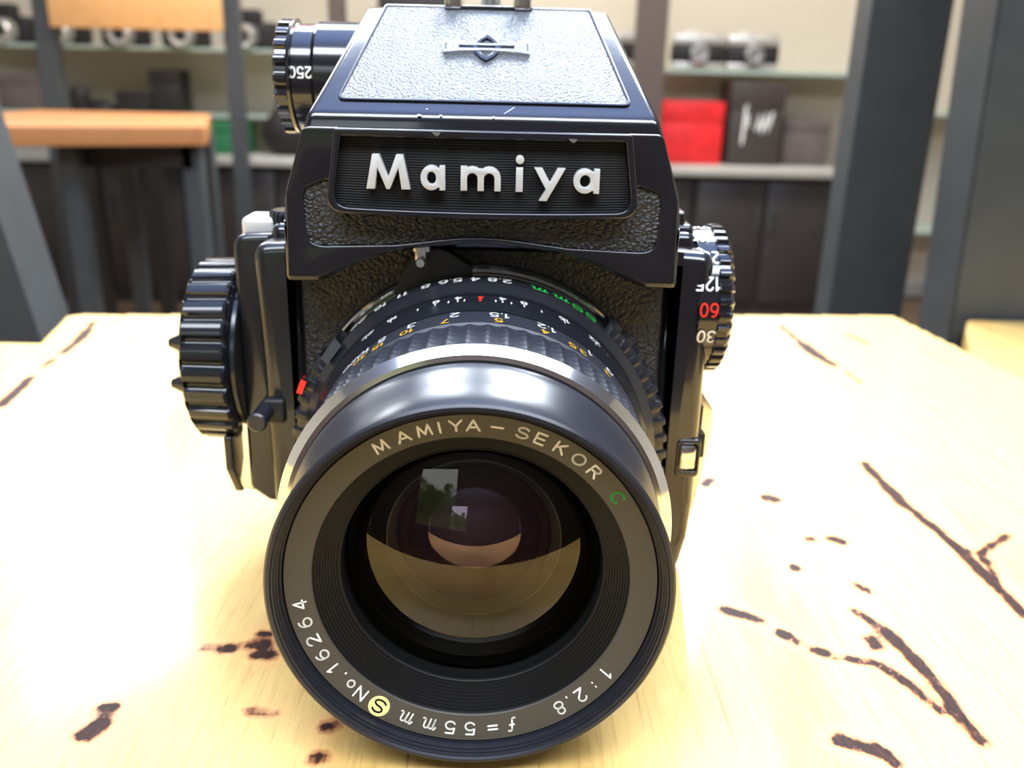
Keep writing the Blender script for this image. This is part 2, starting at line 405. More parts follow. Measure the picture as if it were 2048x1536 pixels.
# ------------------------------------------------------------------ the table
tbl = thing('wooden_table', 'pale varnished pine table with dark knots and cracks, standing under the black camera', 'table')
outline = [(-560, -150), (-560, 193), (-207, 199.5), (-217, 247.5), (-214, 251), (222, 283), (235, 172), (240, -150)]
def inside(px, py):
    c = np.zeros(px.shape, bool); N = len(outline)
    for i in range(N):
        x1, y1 = outline[i]; x2, y2 = outline[(i+1) % N]
        if y1 == y2: continue
        cond = ((y1 > py) != (y2 > py)) & (px < (x2-x1)*(py-y1)/(y2-y1)+x1)
        c ^= cond
    return c
# solid slab body
def xyh(z0): return lambda u, v, h: (u, v, h+z0)
plate('table_frame', [outline], xyh(0), -34, -.6, M['wood3'], tbl, bev=.8)
# top skin as a fine grid clipped to the outline: carries the distance-to-crack field (mm)
xs = np.concatenate([np.arange(-560, -230, 12.), np.arange(-230, 240, 1.4), np.arange(240, 300.1, 4)])
ys = np.concatenate([np.arange(-150, -68, 6.), np.arange(-68, 284.1, 1.6)])
nx, ny = len(xs), len(ys)
GX, GY = np.meshgrid(xs, ys, indexing='ij')
segs = []
def crack(pts, r):
    for i in range(len(pts)-1):
        r0 = r[i] if isinstance(r, (list, tuple)) else r
        segs.append((*pts[i], *pts[i+1], r0))
def knot(x, y, r, dx=0, dy=0): segs.append((x, y, x+dx+.01, y+dy, r))
crack([(128.6, 80), (128.7, 65), (129.3, 49), (132.1, 32), (133.1, 19), (133.5, 4), (133.7, -10)], [.9, 1.3, .9, .7, 1.2, .8])
crack([(131.8, 25.5), (134.1, 24.2), (136.4, 19.5)], [.1, .3]); crack([(136.6, 19), (143, 24.5), (150.9, 30.5)], [.4, .5]); knot(137, 17.5, 1.0, 0, -2); crack([(136.8, 14), (136, 9), (134.5, 5)], [.5, .3])
crack([(92.2, -8.9), (96.3, -17), (99.3, -31.5), (99.8, -45.3), (100.4, -53.4)], [.5, 1.1, .9, .8])
crack([(60.2, -9.3), (64, -11), (67.6, -13.7)], [1.0, .8])
knot(71.2, -18.7, .9, 1, -.6); knot(74, -22, .6); knot(77.3, -25, .7, 2, -1); knot(81.5, -27.5, .3)
crack([(83.5, -28), (90, -29.6), (93.7, -36.8), (96.5, -45)], [.45, .55, .55]); knot(91.5, -20, .9, .2, -3)
crack([(72.5, -54), (76, -56), (80, -57.6)], [1.3, 1.1]); crack([(79, -56), (81, -60.5)], [.5])
knot(88, 52.5, 1.6, 2, -1); knot(92.6, 27, .9); knot(99, 27, 1.1, 2.5, -1.5); knot(84, 11, 1.0); knot(97, 3, .5, 2, -3)
crack([(152, 258), (153, 222), (154.1, 203)], [.8, 2.6]); crack([(154.5, 200), (157, 190)], [1.8]); crack([(159, 180), (160, 166)], [.3])
crack([(182, 245), (186, 225)], [.3]); knot(70, 61, .8, 3, 4)
crack([(-183.1, 118.9), (-186, 140), (-188.5, 152)], [1.6, 1.2]); crack([(-190.1, 165), (-190.5, 177)], [.5]); crack([(-191, 185), (-193, 206), (-196, 222), (-200, 238)], [1.1, 1.8, .7])
knot(-60, -27.5, .3, 1.5, 0); knot(-56, -27.5, .6, 2, 0); knot(-50, -26, 1.0, 3, 0); knot(-48, -29.6, .8, 3, 0); knot(-49, -22, .5, 2, 0)
knot(-73, -52, 1.5, -1, -3); knot(-74, -47.5, .8, 2, 0)
knot(-33, -37, .3, 3, -1); knot(-26, -40, .9, 2, -2); knot(-28, -52, 1.0); knot(-29, -60.5, .7, 1, 0); crack([(-45, -48), (-40, -48.5)], [.2]); crack([(-25.5, -40), (-26.5, -52)], [.05])
D = np.full(GX.shape, 99.0)
for x1, y1, x2, y2, r in segs:
    dx, dy = x2-x1, y2-y1; t = np.clip(((GX-x1)*dx+(GY-y1)*dy)/(dx*dx+dy*dy), 0, 1)
    D = np.minimum(D, np.hypot(GX-x1-t*dx, GY-y1-t*dy)-r)
J = np.full(GX.shape, 99.0)
for jx, jy0, jy1 in ((52.5, -150, 20), (-10.8, -150, -20), (-.6, -150, -20), (-128, -150, 266), (178, -150, 266)):
    J = np.minimum(J, np.where((GY > jy0) & (GY < jy1), np.abs(GX-jx-1.2*np.sin(GY/23.)), 99))
idx = np.arange(nx*ny).reshape(nx, ny)
CX = (GX[:-1, :-1]+GX[1:, 1:])/2; CY = (GY[:-1, :-1]+GY[1:, 1:])/2
keep = inside(CX, CY)
F4 = np.stack([idx[:-1, :-1], idx[1:, :-1], idx[1:, 1:], idx[:-1, 1:]], -1)[keep]
me = bpy.data.meshes.new('tabletop')
me.vertices.add(nx*ny); co = np.stack([GX, GY, np.zeros_like(GX)], -1).reshape(-1, 3)*MM
me.vertices.foreach_set('co', co.ravel())
me.loops.add(F4.size); me.loops.foreach_set('vertex_index', F4.ravel().astype(np.int32))
me.polygons.add(len(F4)); me.polygons.foreach_set('loop_start', (np.arange(len(F4))*4).astype(np.int32))
at = me.attributes.new('crack', 'FLOAT', 'POINT'); at.data.foreach_set('value', D.ravel().astype(np.float32))
at = me.attributes.new('joint', 'FLOAT', 'POINT'); at.data.foreach_set('value', J.ravel().astype(np.float32))
me.update(calc_edges=True); me.validate()
bm = bmesh.new(); bm.from_mesh(me)
loose = [v for v in bm.verts if not v.link_faces]; bmesh.ops.delete(bm, geom=loose, context='VERTS')
ext = [e_ for e_ in bm.edges if e_.is_boundary]
r = bmesh.ops.extrude_edge_only(bm, edges=ext)
for v in r['geom']:
    if isinstance(v, bmesh.types.BMVert): v.co.z -= .003
bm.to_mesh(me); bm.free()
put('tabletop', me, M['wood'], tbl, smooth=40)
for (x, y) in ((-520, -120), (-520, 150), (200, -120), (180, 200)):
    box('leg', x-22, x+22, y-22, y+22, -750, -34, M['metal_dark'], tbl, 2, 1)

# ------------------------------------------------------------------ the medium format camera
LZ = 38.0                                   # lens axis above the table
cm = thing('medium_format_camera', 'black medium format film camera with big wide lens and prism finder, on the pale table', 'camera')
def front(y0):                              # outlines drawn in the front plane: u = x, v = height over lens axis, h = towards the viewer
    return lambda u, v, h: (u, y0-h, v+LZ)

# --- body
bd = lambda: bmesh.new()
bm = bd(); bx(bm, -47, 47, 7, 62, 0.6, LZ+44, 2.0)
body = bm_put('camera_body', bm, M['gloss2'], cm)
# left shell with stepped side
shell_l = fillet([(-42.2, -36), (-51, -36), (-52.4, 46.5), (-42.2, 47.2)], [.3, 5, 4, .3])
plate('side_cover', [shell_l], front(30), 0, 25.5, M['gloss2'], cm, bev=2.6, res=4)
outer_l = fillet([(-49, -23), (-55, -22), (-59.6, -18.5), (-59.2, 47), (-49, 47.6)], [.5, 2, 2.5, 4, .5])
plate('grip_cover', [outer_l], front(44), 0, 31, M['gloss2'], cm, bev=1.6, res=4)
# right shell
shell_r = fillet([(42.2, 47.2), (53.2, 46.5), (53.6, -17), (53.0, -27), (51.2, -36), (42.2, -36)], [.3, 4, 8, 8, 3, .3])
rs = plate('side_cover', [shell_r], front(34), 0, 29.5, M['gloss'], cm, bev=3.4, res=5)
# leather of the front
fl = fillet([(-41.6, -34), (-41.6, 46), (41.8, 46), (41.8, -34)], 1.0)
plate('front_leather', [fl], front(6.6), -.6, .8, M['lth_body'], cm, bev=.3)
# top cover behind / beside the prism
box('top_cover', -50, 50, 12, 60, LZ+42, LZ+50, M['gloss'], cm, 2.5, 4)

# --- prism finder
prism = None
Yf0 = -5.0
V = {'A': (42.6, Yf0, 40.3), 'B': (42.0, Yf0+.6, 59.5), 'Cc': (36.8, -2.0, 75.6), 'D': (28.0, 30, 98.2), 'E': (28.5, 62, 98.6), 'Gg': (42.6, 62, 62), 'H': (42.6, 62, 42)}
bm = bmesh.new()
L_ = {k: bm.verts.new((-v[0], v[1], v[2]+LZ)) for k, v in V.items()}
Rr = {k: bm.verts.new((v[0], v[1], v[2]+LZ)) for k, v in V.items()}
Q_ = [{k: Vector(v.co) for k, v in d.items()} for d in (L_, Rr)]
bm.free(); bm = bmesh.new()
ZS = 51.5+LZ
for d in Q_:
    for k in ('A', 'H'):
        d[k].z = ZS
pts = [p for d in Q_ for p in d.values()]
r_ = bmesh.ops.convex_hull(bm, input=[bm.verts.new(p) for p in pts])
bmesh.ops.dissolve_limit(bm, angle_limit=math.radians(1.5), verts=bm.verts, edges=bm.edges)
sharp = [e_ for e_ in bm.edges if len(e_.link_faces) == 2 and e_.calc_face_angle(0) > .12 and min(v.co.z for v in e_.verts) > ZS-.1 and max(v.co.z for v in e_.verts) > ZS+.5]
bmesh.ops.bevel(bm, geom=sharp, offset=1.5, segments=4, affect='EDGES', profile=.5, clamp_overlap=True)
bx(bm, -42.6, 42.6, 8, 62, LZ+42, ZS+.2)
prism = bm_put('prism_finder', bm, M['gloss'], cm, 40)
# raised rim on the front face, with the recess that holds the leather
yl = lambda v: 0.0
rim_out = fillet([(-42.0, 41.2), (-35.4, 41.2), (-25.4, 46.1), (-17.8, 48.0), (-.5, 49.8), (17.2, 48.0), (25.6, 45.5), (35.6, 41.2), (42.0, 41.2), (41.4, 59.3), (37.2, 72.9), (-37.2, 72.9), (-41.4, 59.3)],
                 [.8, 3, 6, 10, 40, 10, 6, 3, .8, 3, 2, 2, 3])
lea = fillet([(-37.7, 48.2), (-18.6, 48.9), (-.5, 51.3), (18.6, 48.9), (37.7, 48.2), (37.7, 60.6), (33.0, 62.2), (-33.0, 62.2), (-37.7, 60.4)], [4, 16, 60, 16, 4, 2, 1, 1, 2])
skirt = fillet([(-42.6, 40.3), (-35.4, 40.3), (-25.4, 45.2), (-17.8, 47.6), (-.5, 49.5), (17.2, 47.6), (25.6, 44.6), (35.6, 40.3), (42.6, 40.3), (42.5, 53.5), (-42.5, 53.5)],
               [1.2, 3, 6, 10, 40, 10, 6, 3, 1.2, .2, .2])
plate('finder_skirt', [skirt], front(9), 0, 13.9, M['gloss'], prism, bev=1.2, res=4)
plate('front_rim', [rim_out, lea], front(Yf0+.4), -.4, .95, M['gloss'], prism, bev=.42, res=3)
plate('front_leather', [lea], front(Yf0+.3), -.4, .35, M['lth_front'], prism, bev=.1)
frame_o = fillet([(-32.6, 56.0), (32.8, 56.0), (30.4, 73.0), (-30.2, 73.0)], [3.6, 3.6, 1.0, 1.0], 8)
frame_i = fillet([(-31.0, 57.3), (31.2, 57.3), (29.1, 71.4), (-28.9, 71.4)], [3.0, 3.0, .6, .6], 8)
# gently bowed lower edge
bow = lambda P: [(x, z-(.7*(1-(x/32)**2) if z < 60 else 0)) for x, z in P]
def densify(P, st=2.0):
    o = []
    for i in range(len(P)):
        a = Vector(P[i]); b_ = Vector(P[(i+1) % len(P)]); k = max(1, int((b_-a).length/st))
        o += [tuple(a.lerp(b_, j/k)) for j in range(k)]
    return o
frame_o = bow(densify(frame_o)); frame_i = bow(densify(frame_i))
plate('nameplate_frame', [frame_o, frame_i], front(Yf0), 0, 4.0, M['gloss'], prism, bev=.45, res=4)
# ribbed nameplate
bm = bmesh.new(); rows = []
zz = 57.0; k = 0
prof = []
while zz < 71.6:
    prof += [(zz, 0), (zz+.28, .22), (zz+.38, .22)]; zz += .52
nxp = 24
for z_, h_ in prof:
    t = (z_-57.3)/(71.4-57.3); half = 31.1+(29.0-31.1)*t
    low = .7
    row = []
    for i in range(nxp+1):
        x = -half + 2*half*i/nxp
        zb = z_ - low*(1-(x/32)**2)*(1-min(1, max(0, t)))
        row.append(bm.verts.new((x, Yf0-1.9-h_*.5, zb+LZ)))
    rows.append(row)
for a, b_ in zip(rows[:-1], rows[1:]):
    for i in range(nxp): bm.faces.new([a[i], a[i+1], b_[i+1], b_[i]])
bm_put('nameplate', bm, mat('matte_black_nameplate', (.008, .008, .009), .6, spec=.22), prism, 20)
# letters of the nameplate
def stroke_poly(pts, wd):
    """mitred outline of an open polyline, square ends"""
    Lf, Rt = [], []
    n_ = len(pts)
    for i, p in enumerate(pts):
        p = Vector(p)
        d1 = (p-Vector(pts[i-1])).normalized() if i > 0 else None
        d2 = (Vector(pts[i+1])-p).normalized() if i < n_-1 else None
        d = d1 or d2; 
        if d1 and d2: d = (d1+d2).normalized()
        nr = Vector((-d.y, d.x)); k = wd/2
        if d1 and d2: k = k/max(.5, nr.dot(Vector((-d1.y, d1.x))))
        Lf.append(tuple(p+nr*k)); Rt.append(tuple(p-nr*k))
    return Lf+Rt[::-1]
BZ = 61.05; XH = 4.9; CH = 6.95
def letter(loops): return plate('raised_letter', loops, front(Yf0-1.9), 0, 2.2, M['lettermetal'], prism, bev=.12, res=1)
x0, x1 = -23.9, -14.9; c_ = (x0+x1)/2
letter([[(x0, BZ), (x0+1.35, BZ+CH), (x0+2.75, BZ+CH), (c_, BZ+2.3), (x1-2.75, BZ+CH), (x1-1.35, BZ+CH), (x1, BZ), (x1-1.75, BZ), (x1-2.35, BZ+4.3), (c_+.35, BZ), (c_-.35, BZ), (x0+2.35, BZ+4.3), (x0+1.75, BZ)]])
def letter_a(xl, xr):
    w_ = xr-xl; r_ = w_*.44; cx = xl+r_; cy = BZ+XH/2
    ry = XH/2+.05
    pts = [(xr, BZ-.05), (xr, BZ+XH), (xr-1.15, BZ+XH)]
    body_ = [(xr-1.15, BZ+XH-.55)] + [(cx+r_*math.cos(t), cy+ry*math.sin(t)) for t in [math.radians(50+i*(260)/26) for i in range(27)]] + [(xr-1.15, BZ+.5), (xr-1.15, BZ-.05)]
    hole = [(cx+(r_-1.28)*math.cos(2*PI*i/24)+.05, cy+(ry-1.25)*math.sin(2*PI*i/24)) for i in range(24)][::-1]
    letter([pts+body_, hole])
letter_a(-12.75, -7.7)
xm0, xm1 = -4.5, 3.75; wd_ = 1.3; r1 = (xm1-xm0-wd_)/4
def archpts(c, r, y, n=8): return [(c+r*math.cos(PI*i/n), y+r*1.0*math.sin(PI*i/n)) for i in range(n+1)]
yo = BZ+XH-r1-wd_/2
ro, ri = r1+wd_/2, r1-wd_/2
cA, cB = xm0+wd_/2+r1, xm1-wd_/2-r1
outer = [(xm1-wd_, BZ)] + [(xm1, BZ)] + [(cB+ro*math.cos(PI*i/10), yo+ro*math.sin(PI*i/10)) for i in range(8)] + [(cA+ro*math.cos(PI*i/10), yo+ro*math.sin(PI*i/10)) for i in range(3, 8)] + [(xm0+wd_, BZ+XH-.6), (xm0+wd_, BZ+XH), (xm0, BZ+XH), (xm0, BZ), (xm0+wd_, BZ)]
outer += [(cA-ri*math.cos(PI*i/8), yo+ri*math.sin(PI*i/8)) for i in range(9)] + [((xm0+xm1-wd_)/2, BZ), ((xm0+xm1+wd_)/2, BZ)] + [(cB-ri*math.cos(PI*i/8), yo+ri*math.sin(PI*i/8)) for i in range(9)]
letter([outer])
letter([[(6.85, BZ), (8.3, BZ), (8.3, BZ+XH), (6.85, BZ+XH)], circ(7.6, BZ+XH+1.55, .86, 20)])
letter([[(10.6, BZ+XH), (12.25, BZ+XH), (13.9, BZ+2.0), (15.4, BZ+XH), (17.0, BZ+XH), (13.3, BZ-1.75), (11.75, BZ-1.75), (13.1, BZ+.55)]])
letter_a(18.7, 24.1)

# roof leather + emblem (roof plane basis)
pC = Vector((0, -2.0, 75.6+LZ)); pD = Vector((0, 30, 98.2+LZ)); rv = (pD-pC); RL = rv.length; rv.normalize(); rn = Vector((0, -rv.z, rv.y))
def roof(u, v, h): return tuple(pC + Vector((1, 0, 0))*u + rv*v + rn*h)
inl = fillet([(-31.2, 4.0), (31.2, 4.0), (24.0, RL+.5), (-24.0, RL+.5)], [1.6, 1.6, .8, .8])
inl2 = fillet([(-30.4, 4.7), (30.4, 4.7), (23.4, RL-.1), (-23.4, RL-.1)], [1.4, 1.4, .7, .7])
plate('roof_trim', [inl, inl2], roof, -.3, .45, M['gloss2'], prism, bev=.15)
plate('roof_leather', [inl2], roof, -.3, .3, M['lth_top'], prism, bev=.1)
ev = RL*.585
bar = [(-9.6, -2.3), (-5, -1.5), (0, -1.2), (5, -1.5), (9.6, -2.3), (9.6, 2.3), (5, 1.5), (0, 1.2), (-5, 1.5), (-9.6, 2.3)]
bar_in = [(-6.2, -.72), (0, -.55), (6.2, -.72), (6.2, .72), (0, .55), (-6.2, .72)]
embl = plate('emblem', [[(x, y+ev) for x, y in bar], [(x, y+ev) for x, y in bar_in[::-1]]], roof, .2, 1.1, M['chrome'], prism, bev=.12)
def lens_shape(w_, h_, n=10): return [(w_*math.cos(PI*i/n), 0) for i in range(1)]
ey = []
for s in (1, -1):
    ey += [(s*2.6*math.cos(PI*i/8)*abs(math.cos(PI*i/8))**.0, s*4.6*math.sin(PI*i/8)) for i in range(8)]
eo = [(3.0, 0), (2.7, 1.6), (1.5, 3.6), (0, 4.9), (-1.5, 3.6), (-2.7, 1.6), (-3.0, 0), (-2.7, -1.6), (-1.5, -3.6), (0, -4.9), (1.5, -3.6), (2.7, -1.6)]
ei = [(x*.66, y*.72) for x, y in eo]
plate('emblem', [[(x, y+ev) for x, y in eo], [(x, y+ev) for x, y in ei[::-1]]], roof, .2, .95, M['gloss'], prism, bev=.1)
plate('emblem', [[(x, y+ev) for x, y in bar_in]], roof, .2, .7, M['gloss2'], prism, bev=.08)
bm = bmesh.new()
for x in (-9.1, 9.1): ribbon(bm, [(x, ev-1.4), (x, ev+1.4)], .55, lambda u, v: roof(u, v, 1.13), caps=False)
for x in (-7.6, 7.1, 7.9): ribbon(bm, [(x, ev-.7), (x+.3, ev+.7)], .2, lambda u, v: roof(u, v, 1.13), caps=False)
bm_put('emblem_lines', bm, M['matte'], prism, None)
# scratch and chips in the enamel
bm = bmesh.new(); ribbon(bm, [(4.2, .9), (6.3, 3.1)], .14, lambda u, v: roof(u, v, .03))
for (x, y, r_) in ((-12, 1.9, .12), (-13.5, -.2, .3), (-9, -.1, .2), (2, -.2, .15)): 
    bm.faces.new([bm.verts.new(roof(x+r_*1.6*math.cos(t), y+r_*math.sin(t), .03)) for t in [k*PI/4 for k in range(8)]])
bm_put('enamel_scratch', bm, M['satinchrome'], prism, None)
for (x, z_) in ((-9.5, 72.3), (18.2, 71.6)):
    bm = bmesh.new(); P = [(-.9, .3), (.9, .25), (.7, -.2), (.2, -.55), (-.4, -.25)]
    bm.faces.new([bm.verts.new((x+a, Yf0-4.06, z_+b_+LZ)) for a, b_ in P]); bm_put('paint_chip', bm, M['satinchrome'], prism, None)
# accessory shoe
box('accessory_shoe', -10.2, 10.2, 29, 52, LZ+97.6, LZ+98.9, M['gloss2'], prism, .3)
for x in (-8.2, 8.0): box('shoe_rail', x-2.0, x+2.0, 28.5, 50, LZ+98.0, LZ+102.2, M['chrome'], prism, .6)
lathe('shoe_contact', [(LZ+99.4, 0), (LZ+99.4, 2.4), (LZ+101.2, 2.4), (LZ+101.4, 2.1), (LZ+101.4, 0)], 'Z', (.5, 36, 0), M['satinchrome'], prism, 32)

def gear(N, depth, duty=.5, p=6):
    def f(t, k, a):
        c = math.cos(N*t)
        return -depth*(1/(1+math.exp(p*(c+ (1-2*duty)))))
    return f
# metering dial on the prism's left
mc = (0, 35, 82.0+LZ)
md = lathe('metering_dial', [(-49.6, 0), (-49.6, 12.6), (-49.2, 13.3), (-46.6, 13.3), (-46.2, 12.6)], 'X', mc, M['gloss'], cm, 216, gear(20, 1.0, .5, 8))
lathe('dial_scale_band', [(-46.4, 13.2), (-45.6, 13.5), (-45.4, 12.4), (-40.9, 12.4), (-40.8, 11.0)], 'X', mc, M['gloss'], md, 128)
lathe('dial_hub', [(-40.9, 11.2), (-40.9, 12.2), (-40.0, 13.0), (-30, 13.0)], 'X', mc, M['gloss'], md, 128)
def dial_text(parent, s, alpha, R, xc, cen, m, h, wd, sx=1.):
    """lettering on a dial with its axis along X, read from above-behind (appears upside-down from the front)"""
    bm = bmesh.new(); a0 = math.radians(alpha)
    def f3(u, v):
        a = a0 - v/R
        return (xc-u, cen[1]-(R+.06)*math.cos(a), cen[2]+(R+.06)*math.sin(a))
    text_bm(bm, s, h, wd, f3, sx, gap=.25)
    return bm_put('dial_number', bm, m, parent, None)
dial_text(md, '60X', 66, 12.4, -43.1, mc, M['red'], 1.9, .34, .8)
dial_text(md, '250', 6, 12.4, -43.1, mc, M['white'], 2.3, .38, .8)

# --- winding knob (left)
kc = (0, 27, 15.0+LZ)
def ribs(t, k, a):
    if a > -60.4 or a < -70.9: return 0
    c = math.cos(26*t); return -1.15*(max(0, -c)**.6) + .15*c
wk = lathe('winding_knob', [(-71.8, 0), (-71.8, 21.2), (-71.4, 22.4), (-70.8, 23.0), (-66, 23.2), (-61.5, 23.4), (-60.9, 23.0), (-60.5, 22.0), (-60.5, 8)], 'X', kc, M['knob'], cm, 416, ribs, smooth=28)
lathe('knob_flange', [(-60.8, 9), (-60.8, 20.0), (-59.9, 20.6), (-59.0, 20.6), (-58.6, 20.0), (-58.6, 6)], 'X', kc, M['barrel'], wk, 96)
for al in (20, -8):                         # pointed crank ends behind the knob
    a = math.radians(al)
    bm = bmesh.new(); rr = 20.5
    c = Vector((-72.4, kc[1]-rr*math.cos(a), kc[2]+rr*math.sin(a)))
    r_ = bmesh.ops.create_cone(bm, cap_ends=True, segments=20, radius1=2.6, radius2=1.0, depth=3.4)
    bmesh.ops.transform(bm, matrix=Matrix.Translation(c) @ Matrix.Rotation(-PI/2, 4, 'Y'), verts=r_['verts'])
    bm_put('crank_tip', bm, M['knob'], wk, 40)
# chrome side plate and bracket under the knob
def side(x0): return lambda u, v, h: (x0-h, u, v+LZ)
plate('chrome_side_plate', [fillet([(-58.5, 33), (-60.3, 31), (-62.3, 12), (-63.6, -4), (-63.3, -14.5), (-61.6, -19), (-58.5, -19.5)], [.2, 1, 8, 6, 2, 1.5, .2])], front(36), 0, 22, M['chrome'], cm, bev=.5, res=3)
plate('knob_bracket', [fillet([(10, -3), (10, -12), (16, -21), (30, -21), (30, -3)], [1, 2, 2, 2, 1])], side(-62.2), 0, 2.2, M['knob'], cm, bev=.6)
# sync/selector pin on the left
lathe('front_pin', [(12, 2.1), (-1.5, 2.1), (-3.2, 2.35), (-3.8, 2.3), (-4.2, 1.9), (-4.2, 0)], 'Y', (-51.6, 0, 6.6+LZ), M['satin'], cm, 48)
box('pin_slider', -52, -46.8, 3.2, 8, LZ+3.6, LZ+9.6, M['matte'], cm, .8)
# chrome shutter release on top left
bm = bmesh.new(); bx(bm, -57.6, -49.4, 16, 27, LZ+45.5, LZ+50.6, 1.2, 3)
bm_put('shutter_release', bm, M['lettermetal'], cm)
lathe('release_collar', [(LZ+45, 5.2), (LZ+51.5, 5.2), (LZ+52.2, 4.4), (LZ+52.2, 0)], 'Z', (-46.5, 20, 0), M['knob'], cm, 120, gear(24, .5))

# --- shutter dial (right)
dc = (0, 20.5, 32.5+LZ)
sd = lathe('shutter_dial', [(58.3, 0), (58.3, 16.4), (57.6, 17.8), (57.0, 18.2), (54.6, 18.2), (54.4, 17.4), (54.3, 16)], 'X', dc, M['gloss'], cm, 360, gear(34, .9, .5, 8))
lathe('dial_scale_band', [(54.6, 17.2), (54.3, 17.2), (50.2, 16.9), (49.0, 15.0)], 'X', dc, M['gloss'], sd, 128)
for s, al, m_ in (('1000', 93, 'white'), ('500', 69, 'white'), ('250', 46, 'white'), ('125', 24, 'white'), ('60', 4, 'red'), ('30', -18, 'white')):
    dial_text(sd, s, al, 17.3, 54.0-{4: 2.9, 3: 2.35, 2: 1.75}[len(s)], dc, M[m_], 3.0, .46, .72)
bm = bmesh.new(); bx(bm, 43, 49.5, 14, 26, LZ+46, LZ+51.5, 1.4, 3); bx(bm, 43.5, 47.5, 15, 25, LZ+51, LZ+54.3, .8, 3)
bm_put('dial_shoulder', bm, M['gloss2'], cm)
# strap lug and chrome strip (right)
plate('chrome_side_plate', [fillet([(52, 11.5), (54.4, 11.0), (58.4, 5.0), (58.9, 1.5), (57.4, -13), (54.0, -33.5), (52, -34)], [.2, .8, 1.4, 3, 20, 1, .2])], front(38), 0, 23, M['chrome'], cm, bev=.4, res=3)
bm = bmesh.new(); bx(bm, 53.0, 55.4, 12, 15.6, LZ-1, LZ+7, .4, 2); bx(bm, 53.0, 56.6, 12, 15.6, LZ-7.2, LZ-.6, .4, 2); bm_put('lug_slot', bm, M['matte'], cm)
bm = bmesh.new(); bx(bm, 48.6, 52.6, 3.4, 9, LZ-6.6, LZ-.4, .7, 2); bm_put('strap_lug', bm, M['chrome'], cm)
lugf = [fillet([(47.8, -9.0), (53.7, -9.0), (53.8, 1.0), (47.8, 1.0)], 1.4), fillet([(48.5, -7.4), (53.0, -7.4), (53.0, -.2), (48.5, -.2)][::-1], .9)]
plate('lug_frame', lugf, front(8), 0, 3.9, M['gloss'], cm, bev=.4)

# --- the lens: rings turned about the axis (front is -Y)
AXC = (0, 0, LZ)
def ring(name, prof, m, parent, n=160, **k): return lathe(name, prof, 'Y', AXC, m, parent, n, **k)
ln = ring('lens_barrel', [(6, 36), (4, 36), (-5, 35.5), (-44, 34.4), (-58, 31), (-57.5, 28)], M['matte'], cm)
ring('mount_ring', [(6.2, 43.0), (5.5, 43.0), (5.3, 42.7), (5.3, 38)], M['barrel'], ln)
ring('mount_chrome_edge', [(5.5, 42.4), (5.0, 42.3), (4.7, 41.9), (4.7, 41.2)], M['chrome'], ln)
ring('aperture_ring', [(4.4, 38), (4.4, 41), (-4.0, 41), (-4.3, 40.85), (-5.6, 39.2), (-6.2, 38.9), (-6.2, 36)], M['barrel'], ln, 200)
def teeth_at(a_lo, a_hi):
    N = 64
    def f(t, k, a):
        return -.9/(1+math.exp(8*math.cos(N*t)))
    return f
# scalloped grips on both flanks of the aperture ring
for lo, hi in ((42, 150), (-150, -58)):
    ring('aperture_grip', [(4.2, 40.6), (4.2, 43.2), (3.6, 43.9), (-2.6, 43.9), (-3.4, 43.2), (-4.2, 40.6)], M['barrel'], ln, 320, mod=teeth_at(lo, hi), a0=math.radians(lo), a1=math.radians(hi))
bm = bmesh.new()
lathe('', [(3.6, 40.5), (3.6, 42.6), (-4.0, 42.6), (-5.4, 40.5)], 'Y', AXC, None, None, 12, a0=math.radians(-58), a1=math.radians(-50), bm=bm)
bm_put('aperture_index_tab', bm, M['rubber'], ln, 30)
bm = bmesh.new()
lathe('', [(-1.2, 43.9), (-1.6, 44.35), (-4.6, 44.35), (-4.6, 43)], 'Y', AXC, None, None, 10, a0=math.radians(-71.0), a1=math.radians(-66.5), bm=bm)
bm_put('red_index_mark', bm, M['red'], ln, 30)
ring('depth_scale_ring', [(-6, 36), (-6.4, 38.2), (-6.7, 38.5), (-12, 38.5), (-12.4, 38.35), (-15, 37.5), (-15.2, 35)], M['barrel'], ln, 200)
ring('focus_ring', [(-15.6, 35), (-15.6, 37.0), (-15.8, 37.25), (-24.3, 37.25), (-24.8, 36.7), (-42.2, 36.7)], M['rubber'], ln, 200)
# knurled rubber of the focus ring
NC = 64
bm = bmesh.new(); rows = []; nth = NC*8; nyk = 48
y_a, y_b = -24.2, -42.0
for j in range(nyk+1):
    fy = j/nyk; yy = y_a+(y_b-y_a)*fy
    row = []
    for i in range(nth):
        t = 2*PI*i/nth; u = (i/8.) % 1.0; uu = abs(u-.5)*2
        col_ = max(0, 1-max(0, uu-.0)*1.22)**.8 if uu < .82 else 0
        vv = (fy*6 + uu*.45) % 1.0
        tooth = (1-vv)*.9 if vv > .12 else vv/.12*.9
        edge = min(1, fy*10, (1-fy)*18)
        rr = 36.75 + edge*(col_*(.35+.75*tooth))
        row.append(bm.verts.new((rr*math.sin(t), yy, LZ+rr*math.cos(t))))
    rows.append(row)
for a, b_ in zip(rows[:-1], rows[1:]):
    for i in range(nth): bm.faces.new([a[i], a[(i+1) % nth], b_[(i+1) % nth], b_[i]])
bm_put('focus_grip', bm, M['rubber'], ln, 60)
ring('chrome_ring', [(-41.9, 36), (-41.9, 37.9), (-42.25, 38.15), (-43.75, 36.5), (-43.9, 35.6)], M['chrome'], ln, 240)
ring('barrel_gap', [(-43.8, 36), (-44.0, 34.4), (-45.6, 34.2)], M['matte'], ln, 200)
